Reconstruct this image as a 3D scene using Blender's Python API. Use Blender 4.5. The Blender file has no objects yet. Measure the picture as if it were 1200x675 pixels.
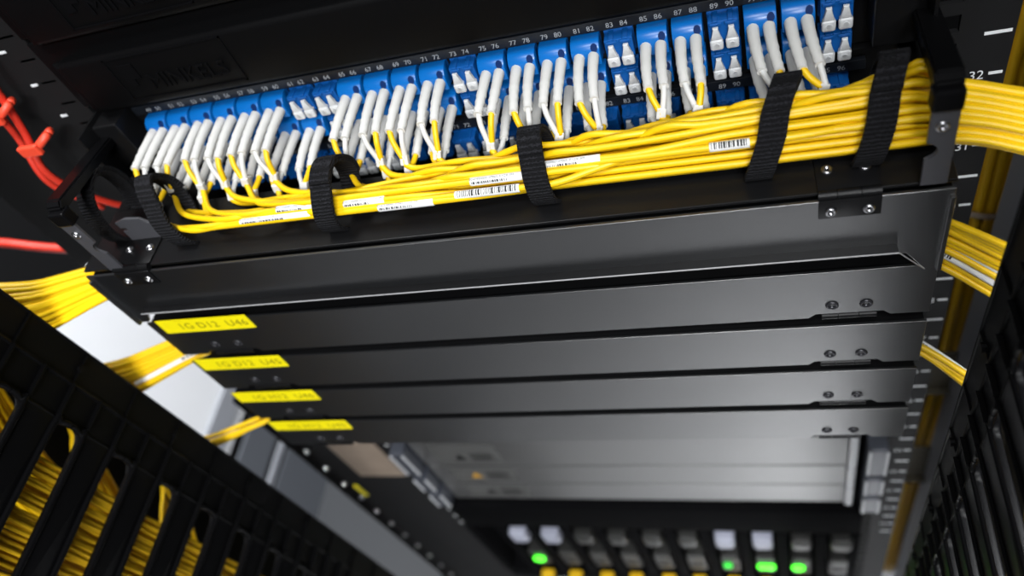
import bpy, bmesh, math, random
from mathutils import Vector, Matrix
random.seed(7)
PI = math.pi
sc = bpy.context.scene
COL = sc.collection
Z0 = 1.40                      # height of the first closed flap's lower edge above the floor
U = 0.04445                    # one rack unit
WLD = {}

# ------------------------------------------------------------------ materials
def mat(name, color, rough=0.5, metal=0.0, spec=0.5, emit=None, estr=1.0, trans=0.0, coat=0.0):
    m = bpy.data.materials.new(name); m.use_nodes = True
    b = m.node_tree.nodes['Principled BSDF']
    b.inputs['Base Color'].default_value = (*color, 1)
    b.inputs['Roughness'].default_value = rough
    b.inputs['Metallic'].default_value = metal
    b.inputs['Specular IOR Level'].default_value = spec
    b.inputs['Transmission Weight'].default_value = trans
    b.inputs['Coat Weight'].default_value = coat
    if emit:
        b.inputs['Emission Color'].default_value = (*emit, 1)
        b.inputs['Emission Strength'].default_value = estr
    return m

def add_noise(m, scale, bump=0.0, dist=0.0005, rough_var=0.0, col_var=0.0, kind='NOISE'):
    nt = m.node_tree; b = nt.nodes['Principled BSDF']
    tc = nt.nodes.new('ShaderNodeTexCoord')
    if kind == 'WAVE':
        n = nt.nodes.new('ShaderNodeTexWave'); n.inputs['Distortion'].default_value = 3.0
        n.inputs['Detail'].default_value = 2.0; n.bands_direction = 'Z'; n.inputs['Detail Scale'].default_value = 4.0
    else:
        n = nt.nodes.new('ShaderNodeTexNoise'); n.inputs['Detail'].default_value = 3.0
    n.inputs['Scale'].default_value = scale
    nt.links.new(tc.outputs['Object'], n.inputs['Vector'])
    fac = n.outputs['Fac']
    if bump:
        bp = nt.nodes.new('ShaderNodeBump'); bp.inputs['Strength'].default_value = bump
        bp.inputs['Distance'].default_value = dist
        nt.links.new(fac, bp.inputs['Height']); nt.links.new(bp.outputs['Normal'], b.inputs['Normal'])
    if rough_var:
        n2 = nt.nodes.new('ShaderNodeTexNoise'); n2.inputs['Scale'].default_value = 9.0
        n2.inputs['Detail'].default_value = 4.0
        nt.links.new(tc.outputs['Object'], n2.inputs['Vector'])
        mr = nt.nodes.new('ShaderNodeMapRange')
        r = b.inputs['Roughness'].default_value
        mr.inputs['To Min'].default_value = r - rough_var; mr.inputs['To Max'].default_value = r + rough_var
        nt.links.new(n2.outputs['Fac'], mr.inputs['Value']); nt.links.new(mr.outputs['Result'], b.inputs['Roughness'])
    if col_var:
        c = b.inputs['Base Color'].default_value[:3]
        mx = nt.nodes.new('ShaderNodeMix'); mx.data_type = 'RGBA'
        mx.inputs[6].default_value = (*[v * (1 - col_var) for v in c], 1)
        mx.inputs[7].default_value = (*[min(1, v * (1 + col_var)) for v in c], 1)
        nt.links.new(fac, mx.inputs[0]); nt.links.new(mx.outputs[2], b.inputs['Base Color'])
    return m

M = {}
M['flap'] = add_noise(mat('satin_black_paint', (.008, .0085, .0095), .30, 0, .5), 1500, .10, .0003, .04); M['flap'].node_tree.nodes['Principled BSDF'].inputs['IOR'].default_value = 2.3
M['steel'] = add_noise(mat('black_powder_coat', (.0055, .0055, .006), .36, 0, .3), 1800, .08, .0003)
M['plate'] = add_noise(mat('grey_black_plate', (.055, .055, .062), .42, 0, .5), 1500, .08, .0003)
M['plastic'] = add_noise(mat('black_moulded_plastic', (.0028, .0028, .0031), .46, 0, .08), 900, .06, .0003)
M['gloss'] = add_noise(mat('glossy_black_plastic', (.0035, .0035, .004), .36, 0, .07), 60, .04, .0004)
M['rail'] = add_noise(mat('black_rail_paint', (.010, .010, .0105), .6, 0, .12), 900, .05, .0002)
M['edge'] = mat('pale_flap_edge', (.28, .28, .29), .45, 0, .5)
M['screw'] = mat('screw_metal', (.5, .5, .52), .28, 1)
M['darkscrew'] = mat('blackened_screw', (.035, .035, .04), .30, .5)
M['blue'] = add_noise(mat('blue_connector_plastic', (.002, .125, .44), .30, 0, .5), 200, .0, .0002, .04)
M['blue2'] = add_noise(mat('blue_adapter_plastic', (.003, .085, .33), .36, 0, .5), 200, 0, .0002, .04)
M['blue_dark'] = add_noise(mat('navy_plastic', (.002, .02, .10), .4, 0, .3), 200, 0, .0002, .04)
M['boot'] = add_noise(mat('light_grey_boot', (.63, .625, .60), .48, 0, .4), 500, .05, .0002)
M['sleeve'] = add_noise(mat('white_sleeve', (.60, .60, .585), .42, 0, .4), 500, .05, .0002)
M['cap'] = mat('translucent_white_cap', (.60, .61, .62), .35, 0, .5)
M['cap'].node_tree.nodes['Principled BSDF'].inputs['Subsurface Weight'].default_value = .15
M['cap'].node_tree.nodes['Principled BSDF'].inputs['Subsurface Radius'].default_value = (.002, .002, .002)
add_noise(M['cap'], 400, .03, .0002)
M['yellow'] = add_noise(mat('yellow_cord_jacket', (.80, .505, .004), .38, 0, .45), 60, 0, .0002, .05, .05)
M['yshade'] = add_noise(mat('shaded_yellow_cord_jacket', (.62, .37, .008), .55, 0, .2), 60, 0, .0002, .05, .08)  # darker copy of the yellow jacket, shade put into the colour
M['paper'] = mat('white_label_film', (.80, .80, .79), .4, 0, .4); add_noise(M['paper'], 300, .02, .0001)
M['ink'] = mat('black_ink', (.02, .02, .02), .6); add_noise(M['ink'], 300, .02, .0001)
M['tape'] = add_noise(mat('black_label_tape', (.008, .010, .014), .35), 300, .02, .0001)
M['white_ink'] = add_noise(mat('white_ink', (.80, .82, .84), .5), 300, .02, .0001)
M['grey_ink'] = add_noise(mat('pale_grey_ink', (.42, .44, .46), .5), 300, .02, .0001)
M['ylabel'] = add_noise(mat('yellow_label_tape', (.93, .80, .004), .42, 0, .4), 300, .02, .0001)
M['label_ink'] = add_noise(mat('faded_label_ink', (.30, .24, .004), .5), 300, .02, .0001)
M['velcro'] = add_noise(mat('black_hook_and_loop_fabric', (.010, .010, .012), .9, 0, .2), 230, 1.0, .0016, 0, .6, 'WAVE')
M['red'] = add_noise(mat('red_cord_jacket', (.62, .035, .018), .42), 100, .02, .0002, .05)
M['redtie'] = add_noise(mat('bright_red_tie', (.85, .07, .03), .45), 300, .1, .0003)
M['grey_metal'] = add_noise(mat('grey_painted_steel', (.060, .060, .060), .30, 0, .5), 700, .04, .0002, .05); M['grey_metal'].node_tree.nodes['Principled BSDF'].inputs['IOR'].default_value = 2.2
M['ear'] = add_noise(mat('blue_grey_bezel', (.05, .055, .07), .35, .2), 300, .03, .0002)
M['ear_rim'] = add_noise(mat('pale_bezel_rim', (.50, .51, .53), .35, .1), 300, .03, .0002)
M['sticker'] = add_noise(mat('grey_sticker', (.075, .075, .073), .5), 300, .02, .0001)
M['tri_yellow'] = add_noise(mat('warning_yellow', (.55, .28, .01), .5), 300, .02, .0001)
M['lilac'] = add_noise(mat('pale_lilac_plug', (.30, .31, .38), .4), 300, .03, .0002)
M['plug'] = add_noise(mat('shaded_plug_shell', (.016, .016, .015), .45, .1), 300, .03, .0002)  # plug colour darkened to stand for the shade low in the rack
M['led'] = mat('green_status_light', (.02, .3, .02), .4, 0, .5, (.08, 1.0, .03), 3.2)
M['led_dim'] = mat('dim_green_status_light', (.02, .3, .02), .4, 0, .5, (.03, .8, .06), 1.3)
M['wall'] = add_noise(mat('white_wall_panel', (.80, .81, .84), .6), 20, .02, .001)
M['wallgrey'] = add_noise(mat('blue_grey_wall_panel', (.10, .108, .125), .55), 20, .02, .001)
M['wallbase'] = add_noise(mat('dark_grey_plinth', (.025, .027, .031), .6), 20, .02, .001)
M['wallmid'] = add_noise(mat('grey_wall_strip', (.27, .28, .31), .5), 20, .02, .001)
M['dark'] = add_noise(mat('dark_cabinet_panel', (.006, .006, .0065), .7, 0, .1), 30, .02, .001)
M['olive'] = add_noise(mat('dark_brown_board', (.022, .019, .013), .7, 0, .1), 30, .03, .001, 0, .2)
M['floor'] = add_noise(mat('light_floor_tile', (.22, .22, .225), .25, 0, .4), 12, .03, .001, .05, .04)
M['ceil'] = add_noise(mat('ceiling_tile', (.55, .55, .55), .8), 40, .1, .001)
M['tan'] = add_noise(mat('tan_board', (.22, .17, .13), .6), 60, .05, .0005, 0, .15)
M['post'] = add_noise(mat('grey_post_metal', (.30, .31, .34), .35, .2), 200, .03, .0003)
M['hinge'] = add_noise(mat('black_hinge_metal', (.005, .005, .0055), .40, 0, .2), 400, .03, .0002)
M['switchblack'] = add_noise(mat('matte_black_casing', (.003, .003, .0034), .75, 0, .02), 200, .04, .0003)

# ------------------------------------------------------------------ object helpers
def setp(o, label=None, cat=None, group=None, kind=None):
    if label: o['label'] = label
    if cat: o['category'] = cat
    if group: o['group'] = group
    if kind: o['kind'] = kind
    return o

def thing(name, label, cat, loc, group=None):
    o = bpy.data.objects.new(name, None); COL.objects.link(o)
    o.empty_display_size = .02
    o.location = (loc[0], loc[1], loc[2] + Z0)
    WLD[o] = Vector(loc)
    return setp(o, label, cat, group)

def obj(name, bm, m, parent=None, loc=None, smooth=False, label=None):
    """link a bmesh (local rack coordinates) as ONE object"""
    base = WLD[parent] if parent else Vector(loc or (0, 0, 0))
    bmesh.ops.recalc_face_normals(bm, faces=bm.faces)
    bmesh.ops.translate(bm, verts=bm.verts, vec=-base)
    me = bpy.data.meshes.new(name); bm.to_mesh(me); bm.free()
    if isinstance(m, (list, tuple)):
        for q in m: me.materials.append(q)
    else: me.materials.append(m)
    if smooth:
        for p in me.polygons: p.use_smooth = True
    o = bpy.data.objects.new(name, me); COL.objects.link(o)
    if parent: o.parent = parent
    else: o.location = (base.x, base.y, base.z + Z0)
    WLD[o] = base
    if label: o['label'] = label
    return o

def autosmooth(o, ang=40):
    me = o.data
    bm = bmesh.new(); bm.from_mesh(me)
    for e in bm.edges:
        e.smooth = len(e.link_faces) == 2 and e.calc_face_angle(0) < math.radians(ang)
    for f in bm.faces: f.smooth = True
    bm.to_mesh(me); bm.free()
    return o

# ------------------------------------------------------------------ mesh helpers
def box(bm, x0, x1, y0, y1, z0, z1, bev=0.0, seg=2):
    g = bmesh.ops.create_cube(bm, size=1)
    vs = g['verts']
    bmesh.ops.scale(bm, verts=vs, vec=(x1 - x0, y1 - y0, z1 - z0))
    bmesh.ops.translate(bm, verts=vs, vec=((x0 + x1) / 2, (y0 + y1) / 2, (z0 + z1) / 2))
    if bev > 0:
        es = list({e for v in vs for e in v.link_edges})
        bmesh.ops.bevel(bm, geom=es, offset=bev, segments=seg, affect='EDGES', profile=.5)
    return bm

def B(*a, **k): return box(bmesh.new(), *a, **k)

def prism(bm, poly, axis, a0, a1, bev=0.0):
    """extrude a 2-D polygon along axis 0/1/2 from a0 to a1"""
    def P(p, a):
        return {0: (a, p[0], p[1]), 1: (p[0], a, p[1]), 2: (p[0], p[1], a)}[axis]
    v0 = [bm.verts.new(P(p, a0)) for p in poly]; v1 = [bm.verts.new(P(p, a1)) for p in poly]
    n = len(poly); fs = [bm.faces.new(v0), bm.faces.new(v1[::-1])]
    for i in range(n):
        fs.append(bm.faces.new((v0[i], v1[i], v1[(i + 1) % n], v0[(i + 1) % n])))
    if bev > 0:
        es = list({e for f in fs[:2] for e in f.edges})
        bmesh.ops.bevel(bm, geom=es, offset=bev, segments=2, affect='EDGES', profile=.5)
    return bm

def catmull(pts, n=6):
    pts = [Vector(p) for p in pts]
    P = [pts[0] * 2 - pts[1]] + pts + [pts[-1] * 2 - pts[-2]]
    out = []
    for i in range(1, len(P) - 2):
        p0, p1, p2, p3 = P[i - 1:i + 3]
        for k in range(n):
            t = k / n
            out.append(.5 * ((2 * p1) + (p2 - p0) * t + (2 * p0 - 5 * p1 + 4 * p2 - p3) * t * t
                             + (3 * p1 - p0 - 3 * p2 + p3) * t ** 3))
    out.append(pts[-1])
    return out

def frames(pts):
    n = len(pts); T = []
    for i in range(n):
        a = pts[max(0, i - 1)]; b = pts[min(n - 1, i + 1)]
        d = (b - a); T.append(d.normalized() if d.length > 1e-9 else Vector((1, 0, 0)))
    ref = Vector((0, 0, 1)) if abs(T[0].z) < .9 else Vector((1, 0, 0))
    N = [(ref - T[0] * ref.dot(T[0])).normalized()]
    for i in range(1, n):
        v = N[-1] - T[i] * N[-1].dot(T[i])
        N.append(v.normalized() if v.length > 1e-9 else N[-1])
    return T, N

def tube(bm, pts, r, seg=8, cap=True):
    pts = [Vector(p) for p in pts]; T, N = frames(pts); rings = []
    for i, p in enumerate(pts):
        ri = r[i] if isinstance(r, (list, tuple)) else r
        b = T[i].cross(N[i])
        rings.append([bm.verts.new(p + (N[i] * math.cos(2 * PI * k / seg) + b * math.sin(2 * PI * k / seg)) * ri)
                      for k in range(seg)])
    for a, b in zip(rings[:-1], rings[1:]):
        for k in range(seg):
            bm.faces.new((a[k], a[(k + 1) % seg], b[(k + 1) % seg], b[k]))
    if cap:
        bm.faces.new(rings[0][::-1]); bm.faces.new(rings[-1])
    return bm

def T_(pts, r, seg=8): return tube(bmesh.new(), pts, r, seg)

def band(bm, loop, x_of, width, thick, closed=True):
    """a flat strap swept round a loop of (y, z) points; x_of(i) gives the centre x"""
    n = len(loop); rings = []
    for i, (y, z) in enumerate(loop):
        a = loop[(i - 1) % n] if closed else loop[max(0, i - 1)]
        b = loop[(i + 1) % n] if closed else loop[min(n - 1, i + 1)]
        ty, tz = b[0] - a[0], b[1] - a[1]; l = math.hypot(ty, tz) or 1
        ny, nz = tz / l, -ty / l
        x = x_of(i); h = width / 2; t = thick / 2
        rings.append([bm.verts.new((x + sx * h, y + s * ny * t, z + s * nz * t))
                      for sx, s in ((-1, -1), (-.96, 1), (.96, 1), (1, -1))])
    m = n if closed else n - 1
    for i in range(m):
        a, b = rings[i], rings[(i + 1) % n]
        for k in range(4): bm.faces.new((a[k], a[(k + 1) % 4], b[(k + 1) % 4], b[k]))
    if not closed:
        bm.faces.new(rings[0][::-1]); bm.faces.new(rings[-1])
    return bm

_txt = {}
def text_verts(s, size, extrude=0.0, space=1.0):
    """flat glyph outlines of s as (verts, faces), left-aligned on the baseline"""
    key = (s, size, extrude, space)
    if key not in _txt:
        cu = bpy.data.curves.new('lettering', 'FONT'); cu.body = s; cu.size = size; cu.extrude = extrude
        cu.resolution_u = 3; cu.space_character = space
        o = bpy.data.objects.new('lettering', cu); COL.objects.link(o)
        dg = bpy.context.evaluated_depsgraph_get(); dg.update()
        me = bpy.data.meshes.new_from_object(o.evaluated_get(dg))
        _txt[key] = ([v.co.copy() for v in me.vertices], [list(p.vertices) for p in me.polygons])
        bpy.data.objects.remove(o); bpy.data.curves.remove(cu); bpy.data.meshes.remove(me)
    return _txt[key]

def put_text(bm, s, size, fn, extrude=0.0, center=False, space=1.0):
    vs, fs = text_verts(s, size, extrude, space)
    w = max((v.x for v in vs), default=0)
    nv = [bm.verts.new(fn(v.x - (w / 2 if center else 0), v.y, v.z)) for v in vs]
    for f in fs:
        try: bm.faces.new([nv[i] for i in f])
        except ValueError: pass
    return w

def arc(cx, cy, r, a0, a1, n=5):
    return [(cx + r * math.cos(math.radians(a0 + (a1 - a0) * k / n)),
             cy + r * math.sin(math.radians(a0 + (a1 - a0) * k / n))) for k in range(n + 1)]

def disc_screw(x, y, z, axis='y', r=.0031, parent=None, m='darkscrew'):
    """countersunk screw head: ring, dish and hex socket"""
    bm = bmesh.new(); prof = [(0, -.0002), (.35, -.0002), (.40, .0004), (.72, .0009), (.95, .0006), (1.0, .0)]
    seg = 16; rings = []
    for (q, h) in prof:
        ring = []
        for k in range(seg):
            a = 2 * PI * k / seg
            u, v = r * q * math.cos(a), r * q * math.sin(a)
            ring.append(bm.verts.new((x + u, y - h, z + v) if axis == 'y' else (x + u, y + v, z + h)))
            if q == 0: break
        rings.append(ring)
    for a, b in zip(rings[:-1], rings[1:]):
        for k in range(seg):
            if len(a) == 1: bm.faces.new((a[0], b[k], b[(k + 1) % seg]))
            else: bm.faces.new((a[k], b[k], b[(k + 1) % seg], a[(k + 1) % seg]))
    return obj('screw', bm, M[m], parent, smooth=True)

# ------------------------------------------------------------------ the setting
o = obj('floor', B(-3.2, 3.2, -3.2, 3.2, -Z0 - .05, -Z0), M['floor']); setp(o, kind='structure')
o = obj('ceiling', B(-3.2, 3.2, -3.2, 3.2, 1.62, 1.67), M['ceil']); setp(o, kind='structure')
w = thing('wall_left', None, None, (-1.0, .4, -Z0)); setp(w, kind='structure')
obj('wall_panel', B(-1.04, -1.0, -.9, 2.0, -Z0, 1.6), M['dark'], w)
obj('white_panel', B(-1.0, -.996, -.9, 2.0, -.872, -.455), M['wall'], w, label='bright white wall panel')
obj('grey_strip', B(-1.0, -.990, -.9, 2.0, -.935, -.874), M['wallmid'], w, label='grey strip below the white panel')
obj('pale_strip', B(-1.0, -.994, -.9, 2.0, -.962, -.937), M['wall'], w, label='pale strip')
obj('lower_panel', B(-1.0, -.996, -.9, 2.0, -1.105, -1.000), M['wallgrey'], w, label='blue-grey lower panel')
obj('lower_panel', B(-1.0, -.996, -.9, 2.0, -1.36, -1.160), M['wallgrey'], w, label='blue-grey lower panel')
obj('pale_strip', B(-1.0, -.994, -.9, 2.0, -1.140, -1.126), M['wallmid'], w, label='thin grey strip')
o = obj('baseboard_left', B(-1.0, -.62, -.9, 2.0, -Z0, -1.362), M['wallbase']); setp(o, kind='structure')
o = obj('wall_back', B(-.45, .70, .62, .66, -Z0, 1.6), M['dark']); setp(o, kind='structure')
o = obj('wall_right', B(.46, .50, -.05, .62, -Z0, 1.6), M['olive']); setp(o, kind='structure')

# ------------------------------------------------------------------ rack rails with unit marks
def rail(side):
    s = 1 if side == 'right' else -1
    lab = ('black steel rack rail with white unit marks and number 32 beside the right duct' if s > 0 else
           'black steel rack rail with white marks behind the red cords on the left')
    t = thing('rack_rail', lab, 'rack rail', (s * .232, .09, -Z0))
    bm = bmesh.new()
    def bx(a, b, y0, y1, z0, z1):
        x0, x1 = sorted((s * a, s * b)); box(bm, x0, x1, y0, y1, z0, z1)
    y0, y1 = .082, .0845
    zt, zb = .62, -1.30
    bx(.2145, .2185, y0, y1, zb, zt); bx(.2285, .2505, y0, y1, zb, zt)
    z = -int(1.28 / (U / 3)) * U / 3
    while z < zt - .02:                      # bars between the square mounting holes
        bx(.2185, .2285, y0, y1, z - (.0031 if s > 0 else .0080), z + (.0031 if s > 0 else .0080)); z += U / 3
    bx(.2485, .2505, y1, .125, zb, zt); bx(.2145, .2160, y1, .125, zb, zt)
    obj('rail_face', bm, M['rail'], t)
    if s < 0:
        bm = bmesh.new(); box(bm, -.3450, -.2510, .0846, .0870, .004, .62, .0006); box(bm, -.3450, -.3420, .0870, .115, .004, .62, .0006)
        obj('side_plate', bm, M['rail'], t, label='dark side plate of the rail')
    bm = bmesh.new()
    k0 = -24
    for k in range(k0, 26):
        zc = k * U / 2
        if s < 0:
            xa, xb = (.2315, .2360)
        elif k % 2 == 0:
            xa, xb = (.2385, .2490)
        else:
            xa, xb = (.2435, .2490)
            n = 32 - (3 - k) // 2
            txt = str(n)
            put_text(bm, txt, .0072, lambda x, y, z: (s * (.2385 if s > 0 else .2385) + x * .9, y0 - .0004, zc - .0026 + y), 0, True)
        x0, x1 = sorted((s * xa, s * xb))
        box(bm, x0, x1, y0 - .0005, y0 - .0001, zc - .0007, zc + .0007)
    obj('scale_marking', bm, M['white_ink'], t, label='white unit numbers and tick marks')
    return t
rail('right'); rail('left')

# ------------------------------------------------------------------ hinges and flaps
def hinge_knuckle(bm, x0, x1, y, z, r=.0019):
    L = (x1 - x0)
    for a, b in ((0, .30), (.31, .68), (.69, 1)):
        tube(bm, [(x0 + L * a, y, z), (x0 + L * b, y, z)], r, 12)

def closed_panel(k, label, text, lx):
    """a closed 1U patch panel: tray, flap, two hinges and its yellow name label"""
    zb = -k * U
    t = thing('fiber_patch_panel', label, 'patch panel', (0, .04, zb), None)
    bm = bmesh.new()
    box(bm, -.213, .213, .0035, .085, zb - .0012, zb + .0006)                # tray bottom
    box(bm, -.213, .213, .083, .0845, zb + .0006, zb + U - .004)             # rear plate
    box(bm, -.2135, -.2120, .045, .085, zb, zb + U - .004); box(bm, .2120, .2135, .045, .085, zb, zb + U - .004)
    obj('tray', bm, M['steel'], t)
    # flap with two hinge notches in its lower edge
    hx = [(-.1905, -.1565), (.1635, .1935)]
    pr = [(-.213, zb), ]
    poly = [(-.213, zb)]
    for a, b in hx: poly += [(a - .003, zb), (a, zb + .0035), (b, zb + .0035), (b + .003, zb)]
    poly += [(.213, zb), (.213, zb + U - .0082), (-.213, zb + U - .0082)]
    bm = bmesh.new(); prism(bm, poly, 1, 0, .0016, .0002)
    f = obj('flap', bm, M['flap'], t)
    obj('dark_flap_strip', B(-.2125, .2125, .0016, .0300, zb + U - .0108, zb + U - .0098, .0003), M['steel'], f, label='added black strip keeping the gap in shade')  # black plate added to hide the inside and keep the gap dark
    for (a, b), (s1, s2) in zip(hx, ((-.1816, -.1650), (.1708, .1856))):
        bm = bmesh.new()
        hinge_knuckle(bm, a + .003, b - .003, .0012, zb + .0002)
        box(bm, a + .003, b - .003, .0035, .018, zb + .0006, zb + .0012)
        h = obj('hinge', bm, M['hinge'], t, smooth=False, label='black hinge'); autosmooth(h)
        disc_screw(s1, -.0001, zb + .0102, 'y', .0030, h); disc_screw(s2, -.0001, zb + .0102, 'y', .0030, h)
    lb = obj('name_label', B(lx, lx + .064, -.0004, -.00003, zb + .0255, zb + .0385), M['ylabel'], t, label='yellow name label')
    bm = bmesh.new()
    put_text(bm, text, .0084, lambda x, y, z: (lx + .013 + x, -.0006, zb + .0292 + y), 0, False, 1.06)
    obj('lettering', bm, M['label_ink'], lb, label='faded black lettering')
    return t

PANELS = [('closed black patch panel with yellow label 1G D12 U46, topmost of four labelled', '1G D12  U46', -.2055),
          ('closed black patch panel with yellow label 1G D12 U45, second of four labelled', '1G D12  U45', -.2100),
          ('closed black patch panel with yellow label 1G H12 U46, third of four labelled', '1G H12  U46', -.2115),
          ('closed black patch panel with yellow label 1G H12 U45, lowest of four labelled', '1G H12  U45', -.2100)]
for k, (lab, txt, lx) in enumerate(PANELS): closed_panel(k, lab, txt, lx)

# ------------------------------------------------------------------ adapters, plates, strips shared by the open panel and the one under it
PITCH = .01558
def AX(i): return (i - 11.5) * PITCH
YP = .089                                       # adapter plate

def adapter_bm(x, z, rails=True):
    bm = bmesh.new()
    box(bm, x - .0066, x + .0066, YP - .0085, YP + .004, z - .0052, z + .0052, .0005)
    box(bm, x - .0069, x + .0069, YP - .0018, YP, z - .0062, z + .0062, .0003)
    if rails:
        for s in (-1, 1):                       # raised latch rails and port mouths
            box(bm, x + s * .0033 - .0012, x + s * .0033 + .0012, YP - .0092, YP - .0015, z + .0050, z + .0060, .0003)
            box(bm, x + s * .0033 - .0026, x + s * .0033 + .0026, YP - .0096, YP - .0084, z + .0036, z + .0050, .0003)
            box(bm, x + s * .0033 - .0026, x + s * .0033 + .0026, YP - .0096, YP - .0084, z - .0051, z - .0038, .0003)
    return bm
_ad = {}
def add_adapter(i, z, parent, rails=True):
    return obj('adapter', adapter_bm(AX(i), z, rails), M['blue2'], parent)

def number_strip(z, parent, plate_y=YP):
    o = obj('number_strip', B(-.193, .193, plate_y - .0032, plate_y - .0002, z - .0026, z + .0030, .0003), M['tape'], parent, label='black strip printed 49 to 96')
    bm = bmesh.new()
    for i in range(24):
        for s, n in ((-1, 49 + 2 * i), (1, 50 + 2 * i)):
            put_text(bm, str(n), .0037, lambda x, y, z_: (AX(i) + s * .0033 + x, plate_y - .0034, z - .0013 + y), 0, True)
    obj('number_print', bm, M['grey_ink'], o, label='white port numbers')
    return o

# ---- the open panel (rows under the numbers), its flap hanging down
P0Z = 2 * U
t0 = thing('fiber_patch_panel', 'open black patch panel with hanging flap and blue ports numbered 49 to 96', 'patch panel', (0, .04, P0Z))
bm = bmesh.new()
box(bm, -.2135, .2135, YP, YP + .0015, P0Z + .0005, P0Z + .0425)
box(bm, -.2135, -.2120, .060, YP, P0Z + .004, P0Z + .0425); box(bm, .2120, .2135, .060, YP, P0Z + .004, P0Z + .0425)
box(bm, .1925, .2120, YP - .018, YP, P0Z + .010, P0Z + .040, .001)      # blank end blocks beside the ports
box(bm, -.2120, -.1955, YP - .018, YP, P0Z + .010, P0Z + .040, .001)
box(bm, -.2125, .2125, YP - .001, YP + .012, P0Z + .0415, P0Z + .0425, .0003)
obj('port_plate', bm, M['steel'], t0)
bm = bmesh.new()
box(bm, -.2135, .2135, 0, .044, P0Z - .0012, P0Z + .0003, .0004)
box(bm, -.2135, -.205, .044, YP, P0Z - .0012, P0Z + .0003); box(bm, .205, .2135, .044, YP, P0Z - .0012, P0Z + .0003)
obj('tray', bm, M['steel'], t0, label='black tray strip under the yellow cords')
number_strip(.1242, t0)
R1Z, R2Z, R3Z = .1143, .0975, .0685
R1OCC = [0, 1, 2, 3, 4, 5, 8, 9, 10, 11, 13, 14, 15, 16, 18, 19, 21, 22]
R2OCC = [0, 1, 2, 3, 4, 5, 6, 8, 9, 10, 11, 13, 14, 15, 16, 18, 19, 21, 22]
for i in range(24):
    add_adapter(i, R1Z, t0, i not in R1OCC)
for i in range(24): add_adapter(i, R2Z, t0, i not in R2OCC)
# hanging flap: plate, folded lower lip and an ear at each end
zt = P0Z - .0016
bm = bmesh.new()
poly = [(-.2115, zt), (-.2115, .0425), (-.2045, .0425), (-.1960, .0560), (.1945, .0560), (.2062, .0385), (.2125, .0385), (.2125, zt)]
prism(bm, poly, 1, -.0030, -.0014, .0003)
box(bm, -.2115, -.2095, -.0050, -.0014, .0425, zt - .003, .0003); box(bm, .2105, .2125, -.0050, -.0014, .0385, zt - .003, .0003)
hf = obj('flap', bm, M['flap'], t0, label='hinged flap hanging open')
obj('dark_flap_strip', B(-.196, .1945, -.0080, -.0028, .0560, .0570, .0002), M['steel'], hf, label='folded lip coloured darker for its shade')  # blacker than the flap itself, the lip's shade put into its colour
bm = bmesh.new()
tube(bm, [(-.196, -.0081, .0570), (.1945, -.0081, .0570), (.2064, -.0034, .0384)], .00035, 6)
obj('flap_edge', bm, M['edge'], t0, label='pale edge line of the flap')  # thin pale grey line along the lip's edge
for hx0, hx1 in ((.1638, .1868), (-.1905, -.1675)):
    bm = bmesh.new()
    hinge_knuckle(bm, hx0, hx1, -.0012, P0Z + .0002, .0021)
    box(bm, hx0, hx1, .0005, .0190, P0Z + .0004, P0Z + .0013, .0002)
    box(bm, hx0, hx1, -.0040, -.0031, P0Z - .0108, P0Z - .0004, .0002)
    h = obj('hinge', bm, M['hinge'], t0, label='black hinge with four screws'); autosmooth(h)
    for sx in (hx0 + .0045, hx1 - .0045):
        disc_screw(sx, -.0041, P0Z - .0068, 'y', .0023, h, 'screw'); disc_screw(sx, .0112, P0Z + .0014, 'z', .0024, h, 'screw')
# side brackets: sloping arm, rounded cap, front plate with a cut-out
for s in (1, -1):
    bm = bmesh.new()
    xo = .2045 if s > 0 else -.1880
    dz = 0 if s > 0 else .0065
    prof = [(.078, .1130 + dz), (.004, .1392), (.000, .1372), (.000, .1345), (.003, .1345), (.078, .1075 + dz)]
    vs0 = [bm.verts.new(((xo - .0048) + (.008 if s > 0 else -.0235) * (y / .078), y, z)) for y, z in prof]
    vs1 = [bm.verts.new(((xo + .0048) + (.008 if s > 0 else -.0235) * (y / .078), y, z)) for y, z in prof]
    n = len(prof); bm.faces.new(vs0); bm.faces.new(vs1[::-1])
    for i in range(n): bm.faces.new((vs0[i], vs1[i], vs1[(i + 1) % n], vs0[(i + 1) % n]))
    bmesh.ops.bevel(bm, geom=list(bm.edges), offset=.0009, segments=2, affect='EDGES')
    arm = obj('bracket_arm', bm, M['gloss'], t0, label='black arm of the cord bracket')
    obj('bracket_cap', B(xo - .0052, xo + .0052, -.0030, .0040, .1262, .1352, .0012), M['gloss'], t0, label='black rounded bracket cap')
    # front plate with a round bite out of its inner edge
    inn = -1 if s > 0 else 1
    e_in, e_out = xo + inn * .0046, xo - inn * .0046
    cx, cz, r = e_in, .1075, .0042
    bite = [(cx - inn * r * math.sin(math.radians(a)), cz + r * math.cos(math.radians(a))) for a in range(0, 181, 20)]
    poly = [(e_out, P0Z + .0008), (e_out, .1275), (e_in, .1275)] + bite + [(e_in, P0Z + .0008)]
    bm = bmesh.new(); prism(bm, poly, 1, -.0020, -.0004, .0002)
    pl = obj('bracket_plate', bm, M['plate'], t0, label='grey front plate of the bracket with a round cut-out')
    disc_screw(xo - .0005, -.0021, .1195, 'y', .0024, pl, 'screw')
    if s < 0:
        bm = bmesh.new()
        prism(bm, [(-.188, P0Z + .0006), (-.1655, P0Z + .0006), (-.166, .1005), (-.171, .1055), (-.180, .1065), (-.188, .1045),
                   (-.188, .1000), (-.184, .1000), (-.184, .0975), (-.188, .0975)], 1, .0185, .0200, .0002)
        obj('bracket_plate', bm, M['plate'], t0, label='grey notched upright plate on the tray')

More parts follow.
